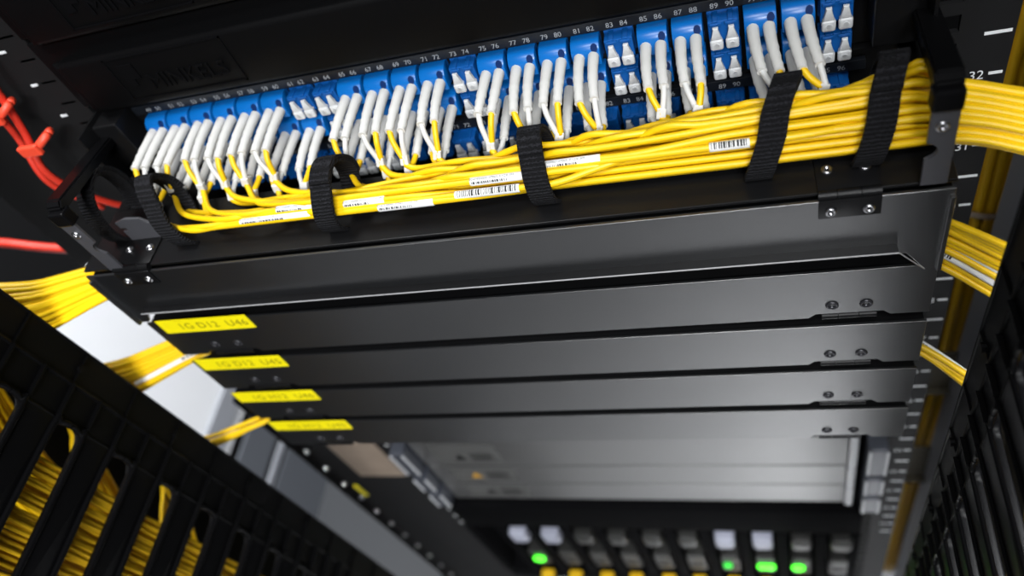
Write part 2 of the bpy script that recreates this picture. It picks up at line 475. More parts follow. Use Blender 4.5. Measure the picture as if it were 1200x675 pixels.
# ---- the panel behind the hanging flap
t1 = thing('fiber_patch_panel', 'black patch panel mostly hidden behind the hanging flap, capped ports under the cords', 'patch panel', (0, .04, U))
bm = bmesh.new()
box(bm, -.2135, .2135, YP, YP + .0015, U + .0005, 2 * U - .004)
box(bm, -.2125, .2125, YP - .003, YP + .012, 2 * U - .0035, 2 * U - .0010)
obj('port_plate', bm, M['steel'], t1)
bm = bmesh.new(); box(bm, -.2135, .2135, .0035, YP, U - .0012, U + .0006); obj('tray', bm, M['steel'], t1)
f1 = obj('flap', B(-.209, .209, .0002, .0016, U + .001, 2 * U - .0068, .0003), M['flap'], t1)
obj('dark_flap_strip', B(-.2125, .2125, .0016, .0300, 2 * U - .0062, 2 * U - .0052, .0003), M['steel'], f1, label='added black strip keeping the gap in shade')  # another added plate, closes the slot so it stays dark
number_strip(.0790, t1)
for i in range(24): add_adapter(i, R3Z, t1)

# ------------------------------------------------------------------ dust caps in the empty ports
def dust_cap(i, z, label, group):
    x = AX(i); yc = YP - .0102
    t = thing('dust_cap', label, 'dust cap', (x, yc, z), group)
    for s in (-1, 1):
        bm = bmesh.new(); cx = x + s * .0034
        box(bm, cx - .0029, cx + .0029, yc - .0020, yc + .0004, z - .0078, z - .0022, .0011, 3)
        prism(bm, [(cx - .0026, z - .0026), (cx + .0026, z - .0026), (cx + .0015, z - .0004), (cx + .0012, z + .0036), (cx - .0012, z + .0036), (cx - .0015, z - .0004)], 1, yc - .0014, yc + .0004, .0003)
        tube(bm, [(cx, yc - .0019, z - .0050), (cx, yc - .0023, z - .0050), (cx, yc - .0023, z - .0050), (cx, yc - .0020, z - .0050)], [.0015, .0014, .0010, .0008], 14)
        box(bm, cx - .0024, cx + .0024, yc + .0003, yc + .0016, z - .0070, z - .0026, .0003)
        o = obj('tab', bm, M['cap'], t); autosmooth(o)
    return t
R1OCC = [0, 1, 2, 3, 4, 5, 8, 9, 10, 11, 13, 14, 15, 16, 18, 19, 21, 22]
R2OCC = [0, 1, 2, 3, 4, 5, 6, 8, 9, 10, 11, 13, 14, 15, 16, 18, 19, 21, 22]
for i in range(24):
    nn = '%d and %d' % (49 + 2 * i, 50 + 2 * i)
    if i not in R1OCC:
        dust_cap(i, R1Z, 'white twin dust cap in upper port %s of the open panel' % nn, 'white dust caps in empty ports')
    if i not in R2OCC:
        dust_cap(i, R2Z, 'white twin dust cap in the lower port under numbers %s' % nn, 'white dust caps in empty ports')
    if i in (6, 7, 8, 11, 12, 13, 17, 18, 20, 21, 23):
        dust_cap(i, R3Z, 'dim white twin dust cap behind the cords, third row under numbers %s' % nn, 'white dust caps in empty ports')

# ------------------------------------------------------------------ patch cords of the open panel
CR = .0016
ca, sa = .75, .66
slots = []
sp = .0034
for a in range(-9, 10):
    for b in range(-5, 6):
        u = a * sp + (b % 2) * sp / 2; v = b * sp * .866
        slots.append(((u / .0185) ** 2 + (v / .0080) ** 2, u, v))
slots.sort(); slots = sorted(slots[:37], key=lambda q: q[1] + .25 * q[2])
cords = sorted([(AX(i) + (0 if r == 1 else .002), i, r) for r, L in ((1, R1OCC), (2, R2OCC)) for i in L])
BC = (.0265, .1045)

def slot_at(x, u, v, ph, top=None):
    """where strand (u, v) of the bundle runs at this x"""
    if top:                                             # a labelled strand lies on top until past its label
        q = min(1, max(0, (x - top[2]) / (top[3] - top[2]))); q = q * q * (3 - 2 * q)
        u = top[0] + (u - top[0]) * q; v = top[1] + (v - top[1]) * q
    k = min(1, max(0, (x + .16) / .29))                 # loose on the left, tight on the right
    loose = 1.0 - k
    cy, cz = BC[0] + .004 * loose, BC[1] + .003 * k - .0015
    amp = 0 if ph < 0 else 1
    wy = amp * math.sin(x * 34 + ph) * (.0014 + .0022 * loose); wz = amp * math.sin(x * 27 + ph * 1.7) * (.0007 + .0010 * loose)
    z = cz + sa * u + ca * v + wz
    return Vector((x, cy + ca * u - sa * v + wy, max(z, P0Z + .0003 + CR + .0002)))

LABELS = {}   # cord index -> (x0, x1, text, barcode)
LABEL_AT = {}
TAKEN = set(); TOP = {}
for (xl0, xl1, ut, kd) in ((-.1063, -.0644, -.0155, 1), (-.0847, -.0604, -.0118, 0), (-.0468, -.0239, -.0130, 1), (-.0281, .0011, -.0165, 1), (.0110, .0422, -.0150, 2),
                           (.0190, .0480, -.0098, 1), (.0511, .0794, -.0065, 1), (.1240, .1400, -.0078, 2), (-.130, -.124, -.013, 3), (-.150, -.145, -.014, 3)):
    best = None
    for ci, (x0, i, r) in enumerate(cords):
        if ci in TAKEN or AX(i) + .030 > xl0 + .012: continue
        q = abs(slots[ci][1] - ut) - .6 * slots[ci][2]
        if best is None or q < best[0]: best = (q, ci)
    if best:
        TAKEN.add(best[1]); LABEL_AT[best[1]] = (xl0, xl1, kd); TOP[best[1]] = (ut, .0080 if xl0 > .02 else .0098, xl1 + .012, xl1 + .055)
CODE = '024DE00000107065-X1GX-3M'

def sleeve_on(path, x0, x1, r):
    return [p for p in path if x0 <= p.x <= x1]

def wrapped(bm, pts, r, s, size, ang0, barcode):
    """print running along a cord: glyphs or bars bent round the jacket"""
    T, N = frames(pts)
    L = [0]
    for a, b in zip(pts[:-1], pts[1:]): L.append(L[-1] + (b - a).length)
    face = Vector((-.15, -.62, .77)).normalized()
    def fn(x, y, z):
        x = min(max(x, 0), L[-1] - 1e-6); i = 0
        while i < len(L) - 2 and L[i + 1] < x: i += 1
        f = (x - L[i]) / max(1e-9, L[i + 1] - L[i])
        p = pts[i].lerp(pts[i + 1], f); t = (pts[i + 1] - pts[i]).normalized()
        n = (face - t * face.dot(t)).normalized(); b = n.cross(t)
        if b.z < 0: b = -b
        a = y / r + ang0
        return p + (n * math.cos(a) + b * math.sin(a)) * r
    if not barcode:
        put_text(bm, s, size, fn)
    else:
        x = .05 * L[-1]
        while x < L[-1] * .95:
            w = random.choice((.0003, .0003, .0006, .0009))
            ys = [-size / 2 + size * q / 3 for q in range(4)]
            for k in range(3):
                vs = [bm.verts.new(fn(x, ys[k], 0)), bm.verts.new(fn(x + w, ys[k], 0)), bm.verts.new(fn(x + w, ys[k + 1], 0)), bm.verts.new(fn(x, ys[k + 1], 0))]
                bm.faces.new(vs)
            x += w + random.choice((.0003, .0004, .0007))

for ci, (x0, i, r) in enumerate(cords):
    xa = AX(i); zr = R1Z if r == 1 else R2Z
    nn = '%d and %d' % (49 + 2 * i, 50 + 2 * i)
    lab = ('yellow patch cord with white boots in upper port %s of open panel' % nn if r == 1 else
           'yellow patch cord with two white boots in the lower port under numbers %s' % nn)
    t = thing('patch_cord', lab, 'patch cord', (xa, .08, zr), 'patch cords plugged into the open panel')
    # blue duplex connector body with rounded back and a latch notch at the side
    prof = ([(YP - .0005, zr + .0068), (.0835, zr + .0068)] + [(.0776 + .0059 * (1 - math.sin(math.radians(q))), zr + .0008 + .0060 * math.cos(math.radians(q))) for q in (18, 36, 54, 72, 90)] +
            [(.0778, zr - .0046), (YP - .0005, zr - .0050)])
    bm = bmesh.new(); prism(bm, prof, 0, xa - .0068, xa + .0068, .0004)
    hb = obj('connector_body', bm, M['blue'], t, label='blue connector body'); autosmooth(hb, 35)
    bm = bmesh.new(); tube(bm, [(xa + .0044, .0792, zr + .0036), (xa + .0044, .0783, zr + .0041)], [.0016, .0016], 12)
    bmesh.ops.scale(bm, verts=bm.verts, vec=(1, 1, 1.5), space=Matrix.Translation((-xa - .0044, -.0788, -zr - .0038)))
    obj('latch_notch', bm, M['blue_dark'], hb, label='dark oval notch', smooth=False)
    droop = random.uniform(.0003, .0014); sway = random.uniform(-.0010, .0016) + .0035 * max(0, xa - .02) / .18
    zc = .1000 if r == 1 else .0940
    yc = .0425 if r == 1 else .0400
    if i >= 18: zc += .005 if r == 1 else .003
    clip = Vector((xa + sway * 1.6 + random.uniform(0, .003), yc + random.uniform(-.001, .001), zc))
    white_first = (i + r) % 2 == 0
    for s in (-1, 1):
        xb = xa + s * .0034
        ln = random.uniform(-.0015, .0015)
        e = Vector((xb + sway, .0505 + ln, zr - .0006 - droop))
        p = catmull([(xb, .0805, zr + .0002), (xb + sway * .12, .070, zr + .0001), (xb + sway * .45, .060, zr - droop * .4), e], 4)
        rad = []
        for q in range(len(p)):
            f = q / (len(p) - 1)
            base = .00275 - .0007 * f
            if f > .5: base += (.00022 if q % 2 else -.0001)
            rad.append(base)
        bm = bmesh.new(); tube(bm, p, rad, 12)
        d = (p[-1] - p[-2]).normalized()
        tube(bm, [p[-1] - d * .0004, p[-1] + d * .0010], .0022, 12)
        o = obj('boot', bm, M['boot'], t, smooth=True); autosmooth(o, 50)
        d = (p[-1] - p[-2]).normalized()
        c2 = clip + Vector((s * .0008, 0, .001))
        lp = catmull([e, e.lerp(c2, .30) + d * .0016, e.lerp(c2, .68) + d * .0009 , c2], 5)
        wh = (s < 0) == white_first
        obj('fibre_leg', T_(lp, .0015 if not wh else .00138, 8), M['sleeve'] if wh else M['yellow'], t, smooth=True,
            label='white sleeved leg' if wh else 'yellow leg')
    u, v = slots[ci][1], slots[ci][2]; ph = random.uniform(0, 6.28)
    if ci in LABEL_AT: ph = -1.0
    run = random.uniform(.030, .048)
    xs = clip.x + run
    end_x = .206
    down = Vector((.0006, -.0022, -.0032))
    pts = [clip + Vector((0, 0, .0004)), clip + down * .8]
    s1 = slot_at(xs, u, v, ph, TOP.get(ci))
    m1 = clip.lerp(s1, .35); m1.z = min(clip.z - .0035, m1.z) ; m1.y = clip.y + (s1.y - clip.y) * .55
    m1.z = max(m1.z, P0Z + .0022)
    m1.x = clip.x + run * .28
    pts.append(m1)
    x = xs
    if xs < end_x - .012:
        while x < end_x:
            pts.append(slot_at(x, u, v, ph, TOP.get(ci))); x += .018
    else:
        pts.append(s1 if xs < end_x else slot_at(min(xs, end_x - .003), u, v, ph, TOP.get(ci)))
    e0 = slot_at(end_x, u, v, ph, TOP.get(ci)) if pts[-1].x < end_x - .004 else pts[-1]
    pts += [Vector((.2140, .0265 + ca * u * .80 - sa * v, .1010 + sa * u * .80 + ca * v)),
            Vector((.2300, .0240 + ca * u * .75 - sa * v, .0968 + sa * u * .75 + ca * v)),
            Vector((.2500, .0180 + ca * u * .80 - sa * v, .0905 + sa * u * .8 + ca * v)),
            Vector((.2680, .0010 + ca * u * .60 - sa * v * .8, .0830 + sa * u * .8 + ca * v)),
            Vector((.2820 + v * .6, -.0380 + u * .9, .066 + u * .6)),
            Vector((.2880 + v * .9, -.0800 + u * 1.4, -.01)),
            Vector((.2890 + v * .9, -.0850 + u * 1.6, -.20)),
            Vector((.2890 + v * .9, -.0850 + u * 1.6, -.45))]
    path = catmull(pts, 5)
    cd = obj('cord', T_(path, CR, 8), M['yellow'], t, smooth=True)
    # splitter clip
    d = (path[2] - path[0]).normalized()
    bm = bmesh.new()
    box(bm, -.0021, .0021, -.0017, .0017, -.0026, .0026, .0005)
    rot = Vector((0, 0, -1)).rotation_difference(d).to_matrix().to_4x4()
    bmesh.ops.transform(bm, matrix=Matrix.Translation(clip + d * .0004) @ rot, verts=bm.verts)
    obj('splitter_clip', bm, M['sleeve'], t, label='small white splitter clip')
    if ci in LABEL_AT:
        a, b, kind = LABEL_AT[ci]
        fine = catmull(pts, 24)
        lp = sleeve_on(fine, a, b, CR)
        if len(lp) > 3:
            lo = obj('cord_label', T_(lp, CR + .0004, 12), M['paper'], t, smooth=True, label='white printed wrap label')
            bm = bmesh.new()
            if kind == 3: wrapped(bm, lp, CR + .00046, '2', .0014, .1, False)
            elif kind == 2: wrapped(bm, lp, CR + .00046, '', .0030, .15, True)
            else:
                wrapped(bm, lp, CR + .00046, CODE, .00165, .12, False)
                wrapped(bm, lp[: max(4, len(lp) * 2 // 3)], CR + .00046, '', .0011, -.45, True)
            obj('label_print', bm, M['ink'], lo, label='black print')

# ------------------------------------------------------------------ hook-and-loop straps
def strap(xc, label, a=.0205, b=.0125, lean=.004, cy=None, cz=None, tail=True, w=.0112, tilt=True, name='cable_strap'):
    cy = BC[0] if cy is None else cy; cz = BC[1] + .0012 if cz is None else cz
    n = 40; loop = []
    for k in range(n):
        th = 2 * PI * k / n; e = 2 / 2.7 if tilt else 1
        u = a * math.copysign(abs(math.cos(th)) ** e, math.cos(th)); v = b * math.copysign(abs(math.sin(th)) ** e, math.sin(th))
        if tilt: y, z = cy + ca * u - sa * v, cz + sa * u + ca * v
        else: y, z = cy + u, cz + v
        loop.append((y, max(z, P0Z - .004) if tilt else z))
    bm = bmesh.new()
    band(bm, loop, lambda i: xc + lean * math.cos(2 * PI * i / n), w, .0016)
    t = thing(name, label, 'strap', (xc, cy, cz - b), 'black cord straps along the tray')
    obj('loop', bm, M['velcro'], t, smooth=False)
    if tail:
        k0 = 34
        tl = []
        for k in range(k0, k0 + 16):
            y, z = loop[k % n]
            dy, dz = y - cy, z - cz; l = math.hypot(dy, dz)
            tl.append((y + dy / l * .0017, z + dz / l * .0017))
        bm = bmesh.new(); band(bm, tl, lambda i: xc + lean * math.cos(2 * PI * ((i + k0) % n) / n) + .0004, w * .97, .0014, closed=False)
        obj('overlap', bm, M['velcro'], t)
    return t
strap(.1885, 'black fabric strap round yellow cords right beside the right bracket', .0200, .0130, .006, cy=0.0261, cz=0.1044)
strap(.1490, 'black fabric strap round yellow cords just above and left of the right hinge', .0192, .0130, .007, cy=0.0250, cz=0.1034)
strap(.0500, 'black fabric strap round yellow cords below port numbers 77 to 80', .0162, .0130, -.002, cy=0.0227, cz=0.1014)
strap(-.0540, 'black fabric strap round yellow cords below port numbers 67 and 68', .0170, .0150, .001, cy=0.0220, cz=0.1007)
strap(-.1560, 'black fabric strap at the left end of the yellow cords', .0185, .0130, -.010, cy=.0260, cz=.1010)
strap(-.1990, 'empty black fabric strap loop inside the left bracket', .0185, .0205, -.004, cy=.034, cz=.1030, tilt=False)

# ------------------------------------------------------------------ moulded blanking panels above
def blank_panel(zb, label):
    t = thing('blanking_panel', label, 'blanking panel', (0, .075, zb), None)
    yf = .0735; zt = zb + .0335
    bm = bmesh.new()
    box(bm, -.2025, .2025, yf, .092, zb, zt, .0032, 3)
    # flared base against the rails
    vs = []
    prof = [(-.2020, .074), (-.2140, .0835), (.2140, .0835), (.2020, .074)]
    prism(bm, prof, 2, zb + .001, zt - .002, .0004)
    box(bm, -.2140, .2140, .0800, .0840, zb + .002, zt + .0115, .0008)  # flange carried up as added filler so the gap above stays dark
    o = obj('panel_body', bm, M['plastic'], t); autosmooth(o, 60)
    # raised frame, square emblem and lettering moulded into the face
    bm = bmesh.new()
    x0, x1, z0, z1 = -.1725, -.1000, zb + .0045, zb + .0310
    g = .0009
    for a in ((x0, x1, z0, z0 + g), (x0, x1, z1 - g, z1), (x0, x0 + g, z0, z1), (x1 - g, x1, z0, z1)):
        box(bm, a[0], a[1], yf - .0005, yf + .0005, a[2], a[3])
    e = obj('emblem', bm, M['gloss'], t, label='moulded frame with emblem and lettering')
    bm = bmesh.new()
    ex, ez = x0 + .0055, zb + .0135
    prism(bm, [(ex, ez), (ex + .005, ez), (ex + .005, ez + .004), (ex + .0095, ez + .004), (ex + .0095, ez + .0130), (ex, ez + .0130)], 1, yf - .0007, yf + .0003)
    put_text(bm, 'MINKELS', .0125, lambda x, y, z: (x0 + .0175 + x, yf - .0006 + z, zb + .0100 + y), .0004, False, 1.0)
    obj('lettering', bm, M['gloss'], e, label='black moulded lettering')
    return t
blank_panel(.1350, 'black moulded blanking panel directly above port numbers 49 to 96')
blank_panel(.1350 + .0452, 'black moulded blanking panel at the very top, only its lower part showing')

# ------------------------------------------------------------------ slotted finger ducts either side
def duct(s):
    xi = -.245 if s < 0 else .224
    yA, yB, yS = (-.0205, -.041, -.062) if s < 0 else (-.030, -.046, -.062)
    out = -1 if s < 0 else 1
    lab = ('black slotted cable duct on the left filled with yellow cords' if s < 0 else
           'black slotted cable duct on the right with rows of pointed fingers')
    t = thing('cable_duct', lab, 'cable duct', (xi + out * .002, -.10, -Z0))
    z0k, z1k = -24, 8
    zoff = .0275 if s < 0 else .0180
    zlo, zhi = z0k * U + zoff, z1k * U + zoff
    inn = -out
    bm = bmesh.new()
    def bx(xa, xb, *r, **k): box(bm, min(xa, xb), max(xa, xb), *r, **k)
    bx(xi, xi + out * .003, yS, yA, -Z0, zhi)                                # side wall
    tube(bm, [(xi, yB, zlo), (xi, yB, zhi)], .0011, 8); tube(bm, [(xi, yA, zlo), (xi, yA, zhi)], .0009, 8); tube(bm, [(xi, yS, zlo), (xi, yS, zhi)], .0010, 8)
    bx(xi, xi + inn * .0008, yB, yB + .0016, zlo, zhi)                      # step line
    bx(xi + out * .003, xi + out * .010, yA - .002, yA, zlo, zhi)           # rear return
    bx(xi + out * .100, xi + out * .103, -.185, yA + .004, -Z0, zhi)         # outer wall of the duct
    rb = .0032 if s < 0 else .0022
    nrib = int((zhi - zlo) / (U / 2))
    for k in range(nrib):                                                   # moulded ribs
        zc = zlo + (k + .5) * U / 2
        prism(bm, [(yS + .002, zc - .0006), (yB, zc - .0006), (yB, zc + .0006), (yS + .002, zc + .0006)], 0, xi, xi + inn * rb)
        if k % 2 == 0:
            prism(bm, [(yB, zc - .0006), (yA, zc - .0005), (yA, zc + .0005), (yB, zc + .0006)], 0, xi, xi + inn * rb * (.45 if s < 0 else .4))
            if k % 4 == 0: tube(bm, [(xi, (yA + yB) / 2, zc), (xi + inn * .0022, (yA + yB) / 2, zc)], .0022, 10)
    obj('side_wall', bm, M['plastic'], t)
    for k in range(z0k + 1, z1k):                                           # one finger per unit
        zc = k * U + zoff - U / 2
        h = .0118; yt = -.172
        fl = .0065
        poly = ([(yS + .0004, zc - U / 2 + .0006)] + [(yS - fl + fl * math.cos(math.radians(a)) , zc - h - fl + fl * math.sin(math.radians(a))) for a in range(0, 91, 18)] +
                [(yt + .004, zc - h + .001), (yt, zc - h + .004), (yt, zc + h - .004), (yt + .004, zc + h - .001)] +
                [(yS - fl + fl * math.sin(math.radians(a)), zc + h + fl - fl * math.cos(math.radians(a))) for a in range(0, 91, 18)] +
                [(yS + .0004, zc + U / 2 - .0006)])
        bm = bmesh.new()
        xa, xb = sorted((xi + inn * .0006, xi + out * .0028))
        prism(bm, poly, 0, xa, xb, .0006)
        # stiffening flange down both edges and round the slot end
        for q in (-1, 1):
            xe = xi + inn * .0008
            pp = [(xe, yt + .004, zc + q * (h - .0008)), (xe, yS - fl, zc + q * (h - .0005)),
                  (xe, yS - fl * .3, zc + q * (h + fl * .4)), (xe, yS - .0003, zc + q * (h + fl)), (xe, yS - .0003, zc + q * (U / 2 - .0003))]
            tube(bm, catmull(pp, 3), .0019 if s < 0 else .0011, 8)
        o = obj('finger', bm, M['gloss'], t); autosmooth(o, 50)
    return t
duct(-1); duct(1)

# ------------------------------------------------------------------ sheaves crossing from the panels to the ducts
def sheaf(n, starts, mids, ends, tail, label, group, m='yellow', label_idx=(), spread=1.0):
    """n cords running start -> mid -> end -> down the duct; start/mid/end are (low, high) corner pairs"""
    for k in range(n):
        f = (k + .5) / n; j = random.uniform(-.9, .9)
        lerp = lambda A: Vector(A[0]).lerp(Vector(A[1]), f)
        s_, m_, e_ = lerp(starts), lerp(mids), lerp(ends)
        s_.y += j * .0030; m_.y += j * .0030; e_.y += j * .0022; m_.z += random.uniform(-.001, .001)
        tl = [Vector(q) + Vector((random.uniform(-.004, .004), (f - .5) * .028 + random.uniform(-.002, .002), -f * .01)) for q in tail]
        x_ = e_ + (e_ - m_) * (1.15 if e_.x < 0 else .62)
        pts = [s_, m_, e_, x_] + tl
        path = catmull(pts, 7)
        t = thing('patch_cord', label, 'patch cord', tuple(s_), group)
        obj('cord', T_(path, CR, 8), M[m], t, smooth=True)
        if k in label_idx:
            fine = catmull(pts, 30)
            i0 = int(len(fine) * .04); lp = [p for p in fine if abs(p.x) > abs(m_.x) - .008 and abs(p.x) < abs(e_.x) + .003][:60]
            if len(lp) > 3:
                lo = obj('cord_label', T_(lp, CR + .0002, 12), M['paper'], t, smooth=True, label='white printed wrap label')
                bm = bmesh.new(); wrapped(bm, lp[: len(lp) // 2], CR + .00026, '', .0020, 0, True)
                obj('label_print', bm, M['ink'], lo, label='black print')

TL = [(-.316, -.058, .020), (-.318, -.082, -.06), (-.318, -.086, -.25), (-.318, -.088, -.50)]
sheaf(32, [(-.203, .007, .062), (-.203, .024, .073)], [(-.215, .001, .066), (-.215, .018, .0755)], [(-.2560, -.0130, .058), (-.2560, .0050, .0800)], TL,
      'yellow patch cord in the uppermost wide sheaf crossing to the left duct', 'cords of the upper left sheaf')
TL2 = [(-.316, -.060, -.060), (-.320, -.084, -.14), (-.320, -.088, -.30), (-.320, -.090, -.55)]
sheaf(18, [(-.203, .007, -.014), (-.203, .022, .002)], [(-.215, .002, -.0120), (-.215, .017, .0000)], [(-.2560, -.0140, -.0205), (-.2560, .0000, .0010)], TL2,
      'yellow patch cord in the middle sheaf crossing to the left duct below the first label', 'cords of the middle left sheaf', label_idx=(5,))
TL3 = [(-.314, -.058, -.150), (-.320, -.084, -.22), (-.320, -.090, -.40), (-.320, -.09, -.60)]
sheaf(5, [(-.203, .016, -.107), (-.203, .016, -.101)], [(-.215, .010, -.108), (-.215, .010, -.1015)], [(-.2560, -.0060, -.1135), (-.2560, -.0060, -.1020)], TL3,
      'yellow patch cord in the thin lowest sheaf crossing to the left duct', 'cords of the lowest left sheaf')
TR1 = [(.262, -.048, .010), (.268, -.074, -.08), (.268, -.080, -.30), (.268, -.082, -.55)]
sheaf(14, [(.203, .009, .030), (.203, .009, .058)], [(.214, .0065, .0305), (.214, .0065, .0580)], [(.2340, -.0105, .0250), (.2340, -.0105, .0585)], TR1,
      'yellow patch cord in the sheaf leaving beside the hanging flap to the right duct', 'cords of the upper right sheaf', label_idx=(3, 6))
TR2 = [(.262, -.048, -.085), (.266, -.076, -.18), (.266, -.082, -.35), (.266, -.084, -.60)]
sheaf(6, [(.203, .009, -.0475), (.203, .009, -.037)], [(.214, .0065, -.0485), (.214, .0065, -.0385)], [(.2340, -.0095, -.0580), (.2340, -.0095, -.0430)], TR2,
      'yellow patch cord in the thin sheaf leaving lower right beside the second labelled panel', 'cords of the lower right sheaf', label_idx=(4,))

# cords hanging inside the left duct, seen through its slots
for k in range(66):
    la, lb_ = k % 33, k // 33
    y = -.155 + la * .0024 + random.uniform(-.0008, .0008); x = -.262 - lb_ * .006 - random.uniform(0, .0035)
    ph = random.uniform(0, 6.28); am = random.uniform(.001, .0035)
    pts = [Vector((x + am * .5 * math.sin(q * 2.2 + ph), y + am * math.sin(q * 1.7 + ph * 1.3), .30 - q * .13)) for q in range(9)]
    t = thing('patch_cord', 'yellow cord hanging inside the left slotted duct, seen between its fingers', 'patch cord', (x, y, pts[-1].z), 'cords hanging inside the left duct')
    obj('cord', T_(catmull(pts, 6), .0014, 7), M['yshade'], t, smooth=True)

# yellow cords in the shade-darkened jacket, hanging far behind the right rail
for k in range(12):
    c = k % 6; l = k // 6
    x = .2860 + c * .0075 + random.uniform(-.001, .001); y = .190 + l * .012 + random.uniform(-.003, .003)
    ph = random.uniform(0, 6.28)
    pts = [Vector((x + .002 * math.sin(q * 1.3 + ph), y + .003 * math.sin(q + ph), .34 - q * .17)) for q in range(9)]
    t = thing('power_cord', 'shade-darkened yellow cord hanging behind the right rack rail', 'cord', (x, y, pts[-1].z), 'cords hanging behind the right rail')
    obj('cord', T_(catmull(pts, 6), .0036, 10), M['yshade'], t, smooth=True)
bm = bmesh.new()
band(bm, [(.199 + .017 * math.sin(2 * PI * k / 28), -.178 + .001 * math.cos(k)) for k in range(28)], lambda i: 0, .01, .001)
bm.free()
bm = bmesh.new()
ring = []
for k in range(29):
    a = 2 * PI * k / 28
    ring.append(Vector((.3045 + .0265 * math.cos(a), .1960 + .0165 * math.sin(a), -.150 + .004 * math.sin(a))))
tube(bm, ring, .0024, 8)
tt = thing('cable_tie', 'beige tie looped round the shade-darkened cords behind the right rail', 'cable tie', (.3045, .196, -.152))
obj('loop', bm, M['tan'], tt, smooth=True)
p = thing('rack_post', 'grey upright metal post behind the right rail, next to the hanging shade-darkened cords', 'post', (.300, .16, -Z0))
bm = bmesh.new(); box(bm, .2905, .2960, .120, .150, -Z0, .62, .001); box(bm, .2905, .3300, .147, .150, -Z0, .62, .0006)
obj('upright', bm, M['post'], p)
for z0, z1 in ((-.345, -.285), (-.545, -.470)):
    bm = bmesh.new(); box(bm, .2520, .2905, .1450, .1480, z0, z1, .0006); box(bm, .2520, .2905, .139, .148, z0, z0 + .002, .0005)
    obj('cross_bracket', bm, M['olive'], p, label='dark cross bracket')
o = thing('side_board', 'dark brown board standing behind the right rail', 'board', (.36, .33, -Z0))
obj('board', B(.25, .46, .325, .335, -Z0, -.44, .002), M['olive'], o)

# ------------------------------------------------------------------ red cords on the left
DX, DZ = .0085, .0150
t = thing('network_cable', 'thin red cord running down beside the left rack rail', 'cord', (-.254, .05, .075))
obj('cord', T_(catmull([(-.2170, .060, .275), (-.2305, .066, .215), (-.2395, .068, .175), (-.2485, .066, .140), (-.2515, .058, .115), (-.2475, .063, .088), (-.242, .076, .060)], 8), .0022, 8), M['red'], t, smooth=True)
t = thing('network_cable', 'second red cord, lying left of the one with bright red ties', 'cord', (-.266, .06, .075))
obj('cord', T_(catmull([(-.2300, .060, .277), (-.2435, .066, .215), (-.2535, .068, .170), (-.2595, .068, .135), (-.2600, .060, .105), (-.255, .070, .070)], 8), .0020, 8), M['red'], t, smooth=True)
t = thing('network_cable', 'bright red cord crossing level at the left edge under the bracket', 'cord', (-.46, .12, .0))
obj('cord', T_(catmull([(-.72, .115, .050), (-.56, .118, .018), (-.4655, .120, .0050), (-.412, .120, -.0105), (-.35, .122, -.026), (-.30, .13, -.04)], 8), .0036, 8), M['red'], t, smooth=True)
for (x, y, z, lab) in ((-.2480, .066, .1535, 'bright red tie looped round the red cords, the upper of two'),
                       (-.2385, .062, .1330, 'bright red tie round the red cord, the lower of two')):
    tt = thing('cable_tie', lab, 'cable tie', (x, y, z))
    bm = bmesh.new(); ring = [Vector((x + .0085 * math.cos(2 * PI * k / 24), y + .0060 * math.sin(2 * PI * k / 24), z + .004 * math.cos(2 * PI * k / 24))) for k in range(25)]
    tube(bm, ring, .0022, 8); obj('loop', bm, M['redtie'], tt, smooth=True)
    bm = bmesh.new(); box(bm, x - .010, x + .004, y - .0095, y - .0060, z - .0030, z + .0040, .001); obj('tail', bm, M['redtie'], tt)

# left cabinet post with a row of fixing screws, a brown board and a yellow tag
p = thing('rack_post', 'black upright post with a column of pale screws, left of the lower devices', 'post', (-.335, .08, -Z0))
bm = bmesh.new(); box(bm, -.349, -.2540, .0865, .0890, -Z0, -.205, .0005); box(bm, -.349, -.346, .079, .0865, -Z0, -.205, .0005)
obj('upright', bm, M['rail'], p)
for k in range(16):
    z = -.245 - k * .0444
    bm = bmesh.new(); tube(bm, [(-.3420, .0866, z), (-.3420, .0835, z)], [.0033, .0026], 12)
    obj('screw', bm, M['screw'], p, smooth=False)
o = thing('equipment_cover', 'tan brown cover plate left of the grey devices, under the lowest labelled panel', 'cover plate', (-.33, .12, -.45))
obj('plate', B(-.3000, -.2440, .0790, .0812, -.3850, -.3000, .001), M['tan'], o)
o = thing('wire_tag', 'small yellow tag beside the column of pale screws', 'tag', (-.3144, .076, -.42))
obj('tag', B(-.3175, -.3115, .0745, .0760, -.432, -.402, .0006), M['ylabel'], o)

